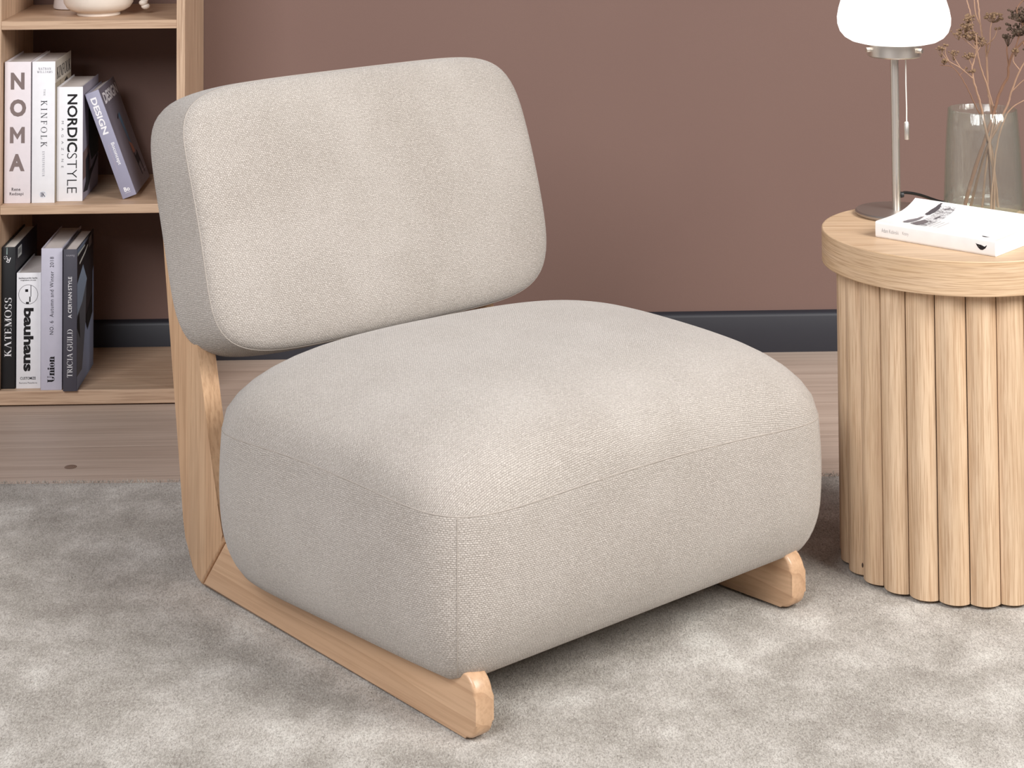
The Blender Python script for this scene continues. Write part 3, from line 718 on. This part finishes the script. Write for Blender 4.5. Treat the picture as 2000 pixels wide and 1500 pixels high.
def fit(vf, bx):
    """scale a lettering into the box (x0, y0, x1, y1)"""
    V, F = vf; xs = [v[0] for v in V]; ys = [v[1] for v in V]; a, b, c, d = min(xs), min(ys), max(xs), max(ys); x0, y0, x1, y1 = bx
    return [(x0 + (x - a) / (c - a) * (x1 - x0), y0 + (y_ - b) / (d - b) * (y1 - y0)) for x, y_ in V], F
def turned(vf, rot):
    V, F = vf
    if rot == 'cw': return [(y_, -x) for x, y_ in V], F
    if rot == 'ccw': return [(-y_, x) for x, y_ in V], F
    if rot == '180': return [(-x, -y_) for x, y_ in V], F
    return V, F
def poly_ngon(pts): return list(pts), [tuple(range(len(pts)))]
def ring2d(cx, cy, ro, ri, n=40, asp=1.0):
    V = []; F = []
    for i in range(n):
        a = 2 * PI * i / n; V += [(cx + ro * math.cos(a), cy + ro * asp * math.sin(a)), (cx + ri * math.cos(a), cy + ri * asp * math.sin(a))]
    for i in range(n):
        j = (i + 1) % n; F.append((2 * i, 2 * j, 2 * j + 1, 2 * i + 1))
    return V, F

INK = {}
def ink(rgb):
    if rgb not in INK: INK[rgb] = plain('print_ink_%d' % (len(INK) + 1), rgb, 0.6, 0, 0.3)
    return INK[rgb]

# ------------------------------------------------------------------ shelf books
class Book:
    """upright book: local x across the spine, y into the shelf, z up; origin at the foot of the spine's left corner"""
    def __init__(s, x0, y0, z0, wd, ht, dp, cover, label, board=0.0022, side=None, tilt=0.0, hard=True, over=0.004, group='books in the bookshelf', page=PAPER):
        s.w, s.h, s.d = wd, ht, dp
        s.o = empty('book', (x0, y0, z0), 0, label, 'book', group); s.o.rotation_euler = (0, tilt, 0)
        bd, ov = board, over
        bm = bmesh.new(); add_box(bm, 0, wd, 0, bd, 0, ht, 0.0008 if hard else 0.0004, 2); bmobj('spine', bm, cover, s.o, True, math.radians(40))
        bm = bmesh.new(); add_box(bm, 0, bd, bd, dp, 0, ht, 0.0005, 1); bmobj('back_cover', bm, cover, s.o)
        bm = bmesh.new(); add_box(bm, wd - bd, wd, bd, dp, 0, ht, 0.0005, 1); s.front = bmobj('front_cover', bm, side or cover, s.o)
        bm = bmesh.new(); add_box(bm, bd + 0.0001, wd - bd - 0.0001, bd + 0.0004, dp - ov, ov * 0.6, ht - ov, 0, 1); bmobj('page_block', bm, page, s.o)
    def spine(s, vf, rgb, box_, rot=None, name='spine_lettering'):
        """box_ in fractions of the spine: x left to right, y from the top down"""
        x0, y0, x1, y1 = box_; V, F = fit(turned(vf, rot), (x0 * s.w, (1 - y1) * s.h, x1 * s.w, (1 - y0) * s.h))
        me = mesh(name, [(x, -0.00035, z) for x, z in V], F, ink(rgb), s.o); return me
    def cover(s, vf, rgb, box_, rot=None, name='cover_print', lift=0.0003):
        """box_ in fractions of the front cover: x from spine to fore edge, y from the top down"""
        x0, y0, x1, y1 = box_; V, F = fit(turned(vf, rot), (x0 * s.d, (1 - y1) * s.h, x1 * s.d, (1 - y0) * s.h))
        return mesh(name, [(s.w + lift, x, z) for x, z in V], F, ink(rgb), s.o)
    def shape(s, pts, rgb, name='cover_print', lift=0.0003):
        return mesh(name, [(s.w + lift, a * s.d, (1 - b) * s.h) for a, b in pts], [tuple(range(len(pts)))], ink(rgb), s.o)

Z2, ZB = 0.4096, 0.0327
def frac(b, sp):     # photograph box on a spine -> fractions of that spine
    return ((b[0] - sp[0]) / (sp[2] - sp[0]), (b[1] - sp[1]) / (sp[3] - sp[1]), (b[2] - sp[0]) / (sp[2] - sp[0]), (b[3] - sp[1]) / (sp[3] - sp[1]))

WHITE = plain('white_cover', (238, 237, 240), 0.5); PINKISH = plain('pale_pink_cover', (228, 219, 222), 0.55); LILAC = plain('lilac_grey_cover', (200, 197, 211), 0.55)
SLATE = plain('slate_grey_cover', (72, 70, 80), 0.5); BLACK = plain('black_cover', (24, 25, 28), 0.45); PERI = plain('blue_grey_cover', (156, 154, 174), 0.5)
CHAR = plain('charcoal_cover', (34, 36, 44), 0.4); DUSK = plain('dusky_grey_cover', (116, 110, 122), 0.45); STONE = plain('stone_print_cover', (206, 198, 186), 0.5)
GREYC = plain('grey_violet_cover', (150, 144, 160), 0.5)
BLK = (30, 28, 30); WHT = (240, 238, 240)

sp = (9, 120, 60.3, 395.5)
b = Book(-0.8980, 4.072, Z2, 0.0540, 0.2915, 0.175, PINKISH, 'pale pink book with four large taupe capitals down its spine')
MGLYPH = ([(0, 0), (0.24, 0), (0.24, 0.60), (0.5, 0.22), (0.76, 0.60), (0.76, 0), (1, 0), (1, 1), (0.80, 1), (0.5, 0.55), (0.20, 1), (0, 1)], [(0, 1, 2, 10, 11), (2, 3, 9, 10), (3, 4, 8, 9), (4, 5, 6, 7, 8)])
for ch, bx in (('N', (21, 141, 48, 174)), ('O', (19.6, 193, 51.5, 227)), ('M', (20, 247, 49, 278.5)), ('A', (18.8, 299.5, 49, 333))):
    b.spine(MGLYPH if ch == 'M' else sans(ch, 0.045), (128, 113, 110), frac(bx, sp))
b.spine(sans('Rene', 0.012, 1.1), (88, 78, 80), frac((24, 365, 41, 371.3), sp)); b.spine(sans('Redzepi', 0.012, 1.1), (88, 78, 80), frac((20, 374, 47, 381.5), sp))

sp = (62.5, 120, 107.2, 395.5)
b = Book(-0.8412, 4.072, Z2, 0.0475, 0.2915, 0.175, WHITE, 'white book with thin dark serif title, second in the upper row', side=STONE)
b.spine(serif('NATHAN', 0.13, 0.07, 0.25), (120, 120, 128), frac((74.8, 131.5, 99, 136.3), sp)); b.spine(serif('WILLIAMS', 0.13, 0.07, 0.25), (120, 120, 128), frac((72, 138, 102, 142.2), sp))
b.spine(serif('THE', 0.12, 0.06, 0.3), (120, 120, 128), frac((84.8, 174, 88.2, 186.5), sp), 'cw'); b.spine(serif('KINFOLK', 0.12, 0.05, 0.34), (44, 42, 50), frac((79.8, 196, 92, 287), sp), 'cw')
b.spine(serif('ENTREPRENEUR', 0.12, 0.06, 0.3), (128, 128, 138), frac((83, 295, 87.4, 344), sp), 'cw')
b.spine(ring2d(0, 0, 1, 0.93, 30), (190, 205, 226), frac((78.3, 373, 90.5, 385), sp)); b.spine(serif('IK', 0.17, 0.07, 0.02), (36, 40, 70), frac((80, 375, 89.2, 383), sp))
b.shape([(0.0, 0.155), (1, 0.155), (1, 1), (0.0, 1)], (172, 160, 142)); b.shape([(0.30, 0.155), (0.33, 0.155), (0.33, 1), (0.30, 1)], (128, 116, 102), lift=0.0005)
b.shape([(0.58, 0.18), (0.72, 0.165), (0.82, 0.20), (0.78, 0.30), (0.62, 0.32), (0.5, 0.25)], (52, 46, 42), lift=0.0006)
b.cover(serif('KINFOLK', 0.13, 0.05, 0.1), (40, 40, 46), (0.1, 0.05, 0.95, 0.135), lift=0.0006)

sp = (110.5, 170, 161, 393.7)
b = Book(-0.7928, 4.086, Z2, 0.0540, 0.2365, 0.187, WHITE, 'short white book with black half bold, half thin title, third in the upper row', side=GREYC)
b.spine(sans('NORDIC', 0.022), BLK, frac((131, 184.3, 150.7, 297.4), sp), 'cw'); b.spine(sans('STYLE', -0.014), BLK, frac((131, 299.5, 150, 377.8), sp), 'cw')
b.spine(sans('MAGAZINE', 0.0, 2.6), (122, 120, 124), frac((119.9, 236.6, 124.2, 328), sp), 'cw')
b.shape([(0.35, 0.25), (1, 0.10), (1, 0.7), (0.55, 0.72), (0.38, 0.55)], (58, 64, 62)); b.shape([(0.02, 0.58), (0.4, 0.55), (0.5, 0.8), (0.02, 0.82)], (122, 100, 98)); b.shape([(0.05, 0.93), (0.3, 0.80), (0.6, 0.78), (0.95, 0.7), (0.95, 0.74), (0.55, 0.84), (0.3, 0.95)], (40, 38, 44), lift=0.0005)
b.shape([(0.18, 0.66), (0.38, 0.62), (0.40, 0.86), (0.2, 0.92)], (44, 42, 48), lift=0.0006)

b = Book(-0.65708, 4.0994, Z2, 0.0300, 0.2325, 0.190, PERI, 'blue-grey book leaning left against the short white book', side=DUSK, tilt=-0.352)
b.spine(sans('DESIGN', 0.032), WHT, (0.24, 0.055, 0.66, 0.40), 'cw'); b.spine(sans('Boconcept', 0.014), WHT, (0.46, 0.49, 0.78, 0.70), 'cw')
b.spine(sans('furniture and interiors', 0.0), (190, 176, 190), (0.30, 0.50, 0.40, 0.74), 'cw'); b.spine(sans('Bo', 0.03), WHT, (0.30, 0.905, 0.70, 0.945)); b.spine(sans('concept', 0.0), WHT, (0.32, 0.952, 0.70, 0.962))
b.cover(sans('DESIGN', 0.035), (226, 222, 228), (0.10, 0.05, 0.95, 0.155)); b.cover(sans('interior design', 0.0), (150, 142, 152), (0.12, 0.19, 0.6, 0.205))
b.shape([(0.50, 0.32), (0.62, 0.30), (0.68, 0.62), (0.60, 0.63)], (96, 122, 150)); b.shape([(0.42, 0.335), (0.52, 0.30), (0.53, 0.315), (0.44, 0.35)], (40, 38, 46))
b.shape([(0.56, 0.58), (0.68, 0.62), (0.72, 0.70), (0.58, 0.70)], (176, 124, 112), lift=0.0005); b.shape([(0.62, 0.74), (0.78, 0.72), (0.80, 0.80), (0.66, 0.82)], (40, 38, 46), lift=0.0005)
for a_, c_ in ((0.60, 0.66), (0.78, 0.82)): b.shape([(a_, 0.70), (a_ + 0.025, 0.70), (c_ + 0.025, 0.92), (c_, 0.92)], (40, 38, 46), lift=0.0006)
b.cover(sans('Boconcept', 0.01), (196, 182, 206), (0.72, 0.88, 0.96, 0.90))

sp = (2, 482.5, 28.8, 758)
b = Book(-0.9001, 4.065, ZB, 0.0282, 0.2890, 0.215, BLACK, 'black book with white stencil serif title at the left end of the lower row', side=CHAR, page=PAPERW)
b.spine(serif('KATEMOSS', 0.17, 0.045, 0.08, stencil=True), WHT, frac((8, 581, 22, 695.5), sp), 'ccw')
b.spine(sans('R', 0.0, 1.0, 0.3), WHT, frac((11, 503, 20, 512.6), sp), '180'); b.spine(serif('S', 0.1, 0.05), WHT, frac((6, 499.5, 13, 506), sp), 'ccw')
b.spine(poly_ngon([(0, 0), (1, 0), (0.9, 1), (0.3, 1)]), (150, 170, 165), frac((11, 483.5, 13, 497), sp))
b.shape([(0.10, 0.022), (0.27, 0.022), (0.27, 0.095), (0.10, 0.095)], (196, 198, 196), 'price_sticker')
for i in range(7): b.shape([(0.125 + i * 0.018, 0.035), (0.133 + i * 0.018, 0.035), (0.133 + i * 0.018, 0.075), (0.125 + i * 0.018, 0.075)], (120, 122, 122), 'barcode_bar', lift=0.0006)

sp = (31.5, 533, 79.3, 759)
b = Book(-0.8692, 4.065, ZB, 0.0500, 0.2360, 0.170, WHITE, 'short white book with bold black lower case title and a round face emblem')
b.spine(sans('bauhaus-archiv berlin', 0.012), (70, 66, 70), frac((35.6, 541.3, 72, 544.8), sp)); b.spine(sans('magdalena droste', 0.012), (70, 66, 70), frac((39.2, 546, 69.2, 549.2), sp))
b.spine(ring2d(0, 0, 1, 0.965, 48), (90, 86, 90), frac((35.2, 556, 73.5, 594.4), sp), name='emblem')
for bx in ((48.4, 565, 54, 570.2), (58.9, 557.5, 60.0, 579.5), (56.5, 579.5, 58.8, 589.8), (49.8, 589.9, 55.8, 593.6)): b.spine(poly_ngon([(0, 0), (1, 0), (1, 1), (0, 1)]), BLK, frac(bx, sp), name='emblem')
b.spine(sans('bauhaus', 0.042), BLK, frac((45.6, 601.6, 65, 725.4), sp), 'cw'); b.spine(sans('CUSTOMIZE', 0.012), BLK, frac((39.5, 736, 70, 741.3), sp)); b.spine(sans('Ramona Pizzoferra', 0.0), (100, 96, 100), frac((37.6, 746, 72.6, 749.2), sp))

sp = (80.7, 484.2, 121.8, 761)
b = Book(-0.8164, 4.052, ZB, 0.0434, 0.2885, 0.210, LILAC, 'lilac grey book with a heavy black title at the foot of its spine')
b.spine(sans('NO. 6  Autumn and Winter  2018', 0.0, 1.15), (52, 50, 58), frac((97.6, 501, 105, 652.5), sp), 'ccw'); b.spine(serif('Union', 0.24, 0.05, 0.06, sw=0.06), BLK, frac((93.8, 694.8, 107.6, 746), sp), 'ccw')

sp = (123.7, 487.5, 150.3, 765)
b = Book(-0.7690, 4.042, ZB, 0.0282, 0.2880, 0.190, SLATE, 'slate grey book with an abstract blue cover at the right end of the lower row', side=CHAR)
b.spine(serif('TRICIA GUILD', 0.14, 0.05, 0.07), WHT, frac((131.4, 644, 142.2, 737.5), sp), 'ccw'); b.spine(sans('A CERTIAN STYLE', 0.008), WHT, frac((133, 541, 140.2, 622), sp), 'ccw'); b.spine(sans('Elsewhere', 0.0), (176, 172, 180), frac((129, 498, 145, 502), sp), '180')
b.shape([(0.0, 0.00), (0.02, 0.0), (0.68, 0.0), (0.62, 0.02), (0.0, 0.035)], (120, 134, 160)); b.shape([(0.02, 0.035), (0.45, 0.03), (0.45, 0.042), (0.02, 0.055)], (200, 208, 206))
b.shape([(0.12, 0.115), (0.2, 0.105), (0.42, 0.085), (0.62, 0.055), (0.64, 0.065), (0.44, 0.10), (0.24, 0.122), (0.14, 0.13)], (222, 224, 220)); b.shape([(0.68, 0.02), (0.86, 0.015), (0.86, 0.085), (0.68, 0.095)], (128, 124, 130), 'price_sticker')
b.shape([(0.0, 0.245), (0.34, 0.16), (0.58, 0.30), (0.30, 0.42), (0.0, 0.47)], (156, 176, 204)); b.shape([(0.0, 0.47), (0.30, 0.42), (0.55, 0.30), (0.5, 0.62), (0.36, 0.86), (0.30, 0.90), (0.0, 0.90)], (104, 110, 122), lift=0.0002)
b.shape([(0.0, 0.50), (0.12, 0.46), (0.18, 0.66), (0.0, 0.56)], (30, 32, 36), lift=0.0005); b.shape([(0.55, 0.56), (0.92, 0.46), (0.92, 0.60), (0.62, 0.68)], (30, 32, 36), lift=0.0005)
b.shape([(0.0, 0.90), (0.30, 0.90), (0.50, 0.60), (0.58, 0.66), (1, 0.55), (1, 1), (0, 1)], (150, 166, 200)); b.shape([(0.92, 0.3), (1, 0.27), (1, 0.6), (0.92, 0.62)], (128, 142, 176), lift=0.0004)

# ------------------------------------------------------------------ paperback on the table
bang = math.atan2(2.967 - 3.110, 0.856 - 0.704)
pb = empty('book', (0.704, 3.110, ZT), bang, 'white paperback lying on the side table with a grey sketch on its curled cover', 'book')
BL, BW, BH = 0.2087, 0.128, 0.0255
def ph_(v): return BH + 0.0165 * (v / BW) ** 4        # upper cover lifts towards the fore edge
def slab(name, x0, x1, y0, y1, zlo, zhi, mat, n=14):
    bm = bmesh.new(); lo, hi = [], []
    for i in range(n + 1):
        v = y0 + (y1 - y0) * i / n
        lo.append((bm.verts.new((x0, v, zlo(v))), bm.verts.new((x1, v, zlo(v))))); hi.append((bm.verts.new((x0, v, zhi(v))), bm.verts.new((x1, v, zhi(v)))))
    for i in range(n):
        bm.faces.new((lo[i][0], lo[i][1], lo[i + 1][1], lo[i + 1][0])); bm.faces.new((hi[i][0], hi[i + 1][0], hi[i + 1][1], hi[i][1]))
        for s_ in (0, 1): bm.faces.new((lo[i][s_], lo[i + 1][s_], hi[i + 1][s_], hi[i][s_]))
    bm.faces.new((lo[0][0], hi[0][0], hi[0][1], lo[0][1])); bm.faces.new((lo[n][0], lo[n][1], hi[n][1], hi[n][0]))
    return bmobj(name, bm, mat, pb, True, math.radians(30))
WHITEP = plain('white_paperback_cover', (246, 244, 242), 0.35)
slab('back_cover', 0, BL, 0.0006, BW, lambda v: 0.0003, lambda v: 0.0010, WHITEP)
slab('front_cover', 0, BL, 0.0006, BW, lambda v: ph_(v) - 0.0007, ph_, WHITEP)
slab('page_block', 0.0008, BL - 0.0008, 0.001, BW - 0.001, lambda v: 0.0010, lambda v: ph_(v) - 0.0007, PAPERW)
bm = bmesh.new(); pr = [(0.0010, 0.0003), (-0.0004, 0.0012), (-0.0010, 0.004), (-0.0012, BH * 0.5), (-0.0010, BH - 0.004), (-0.0004, BH - 0.0012), (0.0010, BH), (0.0014, BH - 0.0008), (0.0014, 0.001)]
a_ = [bm.verts.new((0, q[0], q[1])) for q in pr]; c_ = [bm.verts.new((BL, q[0], q[1])) for q in pr]
for i in range(len(pr)):
    j = (i + 1) % len(pr); bm.faces.new((a_[i], a_[j], c_[j], c_[i]))
bm.faces.new(a_); bm.faces.new(c_[::-1]); bmobj('spine', bm, WHITEP, pb, True, math.radians(50))
def on_spine(vf, rgb, bx, name='spine_lettering'):
    V, F = fit(vf, bx); mesh(name, [(x * BL, -0.0015, z * BH) for x, z in V], F, ink(rgb), pb)
def on_cover(vf, rgb, bx, name='cover_print', lift=0.0004):
    V, F = fit(vf, bx); mesh(name, [(x * BL, y_ * BW, ph_(y_ * BW) + lift) for x, y_ in V], F, ink(rgb), pb)
on_spine(sans('Adam Kubinski', -0.012), (150, 146, 148), (0.055, 0.38, 0.20, 0.62)); on_spine(sans('Krzory', -0.012), (150, 146, 148), (0.235, 0.36, 0.285, 0.62))
eye = [(0, 1), (0.12, 0.9), (0.5, 0.82), (0.8, 0.62), (0.98, 0.9), (1, 0.8), (0.86, 0.35), (0.62, 0.02), (0.42, 0), (0.22, 0.3), (0.08, 0.7)]
on_spine(poly_ngon(eye), (32, 28, 30), (0.845, 0.30, 0.935, 0.66), 'emblem'); on_spine(ring2d(0, 0, 1, 0.0, 12), (236, 232, 232), (0.868, 0.46, 0.877, 0.55), 'emblem_eye')
on_cover(poly_ngon(eye), (60, 56, 58), (0.86, 0.065, 0.925, 0.11), 'emblem')
for k_, (a0, a1) in enumerate(((0.40, 0.42), (0.435, 0.45), (0.47, 0.485))): on_cover(poly_ngon([(0, 0), (1, 0), (1, 1), (0, 1)]), (206, 202, 202), (a0, 0.16, a1 - 0.008, 0.46))
def make_sketch():
    k = NT('engraved_sketch_print'); v = k.coords('Object', (1, 1, 1))
    a = k.noise(v, 55.0, 6.0, 0.75, 1.5); f = k.noise(v, 420.0, 3.0, 0.7)
    c = k.mix(k.ramp(a, [(0.40, (1, 1, 1)), (0.52, (0, 0, 0))]), srgb(232, 230, 230), srgb(98, 92, 94))
    c = k.mix(k.ramp(f, [(0.40, (0.6, 0.6, 0.6)), (0.55, (0, 0, 0))]), c, srgb(120, 116, 118)); k.base(c); k.set(Roughness=0.5); return k.m
SKM = make_sketch()
def grid_patch(x0, x1, y0, y1, mat, name, skew=0.0, lift=0.0005, n=12):
    V = []; F = []
    for i in range(n + 1):
        v = y0 + (y1 - y0) * i / n
        for x in (x0, x1): V.append(((x + skew * (i / n)) * BL, v * BW, ph_(v * BW) + lift))
    for i in range(n): F.append((2 * i, 2 * i + 1, 2 * i + 3, 2 * i + 2))
    mesh(name, V, F, mat, pb)
grid_patch(0.265, 0.385, 0.13, 0.93, SKM, 'cover_print')
def sketch_blob(outline, rgb, lift):
    """a ragged inked area on the cover, triangulated from its centre"""
    r_ = random.Random(len(outline)); V = []; n = len(outline)
    for i in range(n):
        a, b2 = outline[i], outline[(i + 1) % n]
        for t in (0, 0.25, 0.5, 0.75):
            x, y_ = a[0] + (b2[0] - a[0]) * t, a[1] + (b2[1] - a[1]) * t
            V.append((x + r_.uniform(-0.006, 0.006), y_ + r_.uniform(-0.02, 0.02)))
    cx = sum(v[0] for v in V) / len(V); cy = sum(v[1] for v in V) / len(V); V.append((cx, cy)); k_ = len(V) - 1
    mesh('cover_print', [(x * BL, y_ * BW, ph_(y_ * BW) + lift) for x, y_ in V], [(i, (i + 1) % k_, k_) for i in range(k_)], ink(rgb), pb)
sketch_blob([(0.20, 0.66), (0.235, 0.60), (0.255, 0.70), (0.262, 0.90), (0.245, 0.97), (0.225, 0.93)], (84, 78, 82), 0.0008)
sketch_blob([(0.17, 0.20), (0.20, 0.13), (0.235, 0.22), (0.24, 0.48), (0.225, 0.56), (0.20, 0.40)], (128, 121, 124), 0.0008)
sketch_blob([(0.245, 0.14), (0.30, 0.12), (0.345, 0.17), (0.335, 0.36), (0.28, 0.40)], (116, 108, 110), 0.0009)
sketch_blob([(0.325, 0.52), (0.345, 0.50), (0.350, 0.62), (0.332, 0.66)], (96, 90, 94), 0.0009)

# ------------------------------------------------------------------ ceramics on the top shelf
Z1 = 0.7876
PX, PY = -0.7195, 4.160
pot = empty('stoneware_pot', (PX, PY, Z1), 0, 'rounded cream stoneware pot with a curled handle on the top shelf board', 'pot')
lathe('body', [(0, 0.002), (0.040, 0.002), (0.0445, 0.0), (0.0455, 0.001), (0.0450, 0.007), (0.056, 0.010), (0.066, 0.016), (0.0725, 0.026), (0.0750, 0.040), (0.0745, 0.060), (0.070, 0.080), (0.058, 0.098), (0.046, 0.108), (0.044, 0.120), (0.047, 0.126), (0.043, 0.126), (0.040, 0.110), (0.045, 0.104), (0.06, 0.09), (0.068, 0.06), (0.066, 0.03), (0.04, 0.012), (0, 0.011)], CREAM, pot, 72, smooth=True, angle=math.radians(45))
tube('handle', catmull([(0.070, 0.0, 0.075), (0.085, 0.006, 0.078), (0.098, 0.012, 0.066), (0.102, 0.012, 0.045), (0.098, 0.010, 0.028), (0.092, 0.010, 0.021)], 6), 0.0055, CREAM, pot, 12)
bm = bmesh.new(); add_ball(bm, (0.0935, 0.008, 0.0235), 0.0085, 2, (1.15, 1, 0.85)); add_ball(bm, (0.098, 0.010, 0.016), 0.0085, 2, (1.15, 1, 0.85)); bmobj('handle_knot', bm, CREAM, pot, True)
vs2 = lathe('cone_vase', [(0, 0.0003), (0.034, 0.0003), (0.0385, 0.002), (0.0395, 0.006), (0.036, 0.030), (0.030, 0.070), (0.021, 0.120), (0.015, 0.165), (0.013, 0.165), (0.018, 0.12), (0.028, 0.06), (0.034, 0.01), (0, 0.008)], plain('matt_grey_white_ceramic', (216, 206, 202), 0.7), None, 56, smooth=True, angle=math.radians(50))
vs2.location = (-0.800, 4.285, Z1)
tag(vs2, 'matt off-white cone shaped vase half hidden behind the cream pot', 'vase')

# ------------------------------------------------------------------ knot in the floor board by the bookshelf
n_ = 20
bm = bmesh.new()
rg = [[bm.verts.new((0.0115 * k_ * math.cos(2 * PI * i / n_), 0.012 * k_ * math.sin(2 * PI * i / n_), z_)) for i in range(n_)] for k_, z_ in ((1.0, 0.0001), (0.6, 0.0004))]
for i in range(n_): bm.faces.new((rg[0][i], rg[0][(i + 1) % n_], rg[1][(i + 1) % n_], rg[1][i]))
bm.faces.new(rg[1])
kn = NT('plank_knot_wood'); kv = kn.n('ShaderNodeTexWave', wave_type='RINGS', rings_direction='Z'); kv.inputs['Scale'].default_value = 90.0; kv.inputs['Distortion'].default_value = 3.0
kn.l(kn.coords('Object'), kv.inputs['Vector']); kn.base(kn.ramp(kv.outputs['Fac'], [(0.0, srgb(112, 88, 72)), (1.0, srgb(150, 124, 106))])); kn.set(Roughness=0.5)
o = bmobj('plank_knot', bm, kn.m, floor); o.location = (-0.6866, 3.6888, 0)
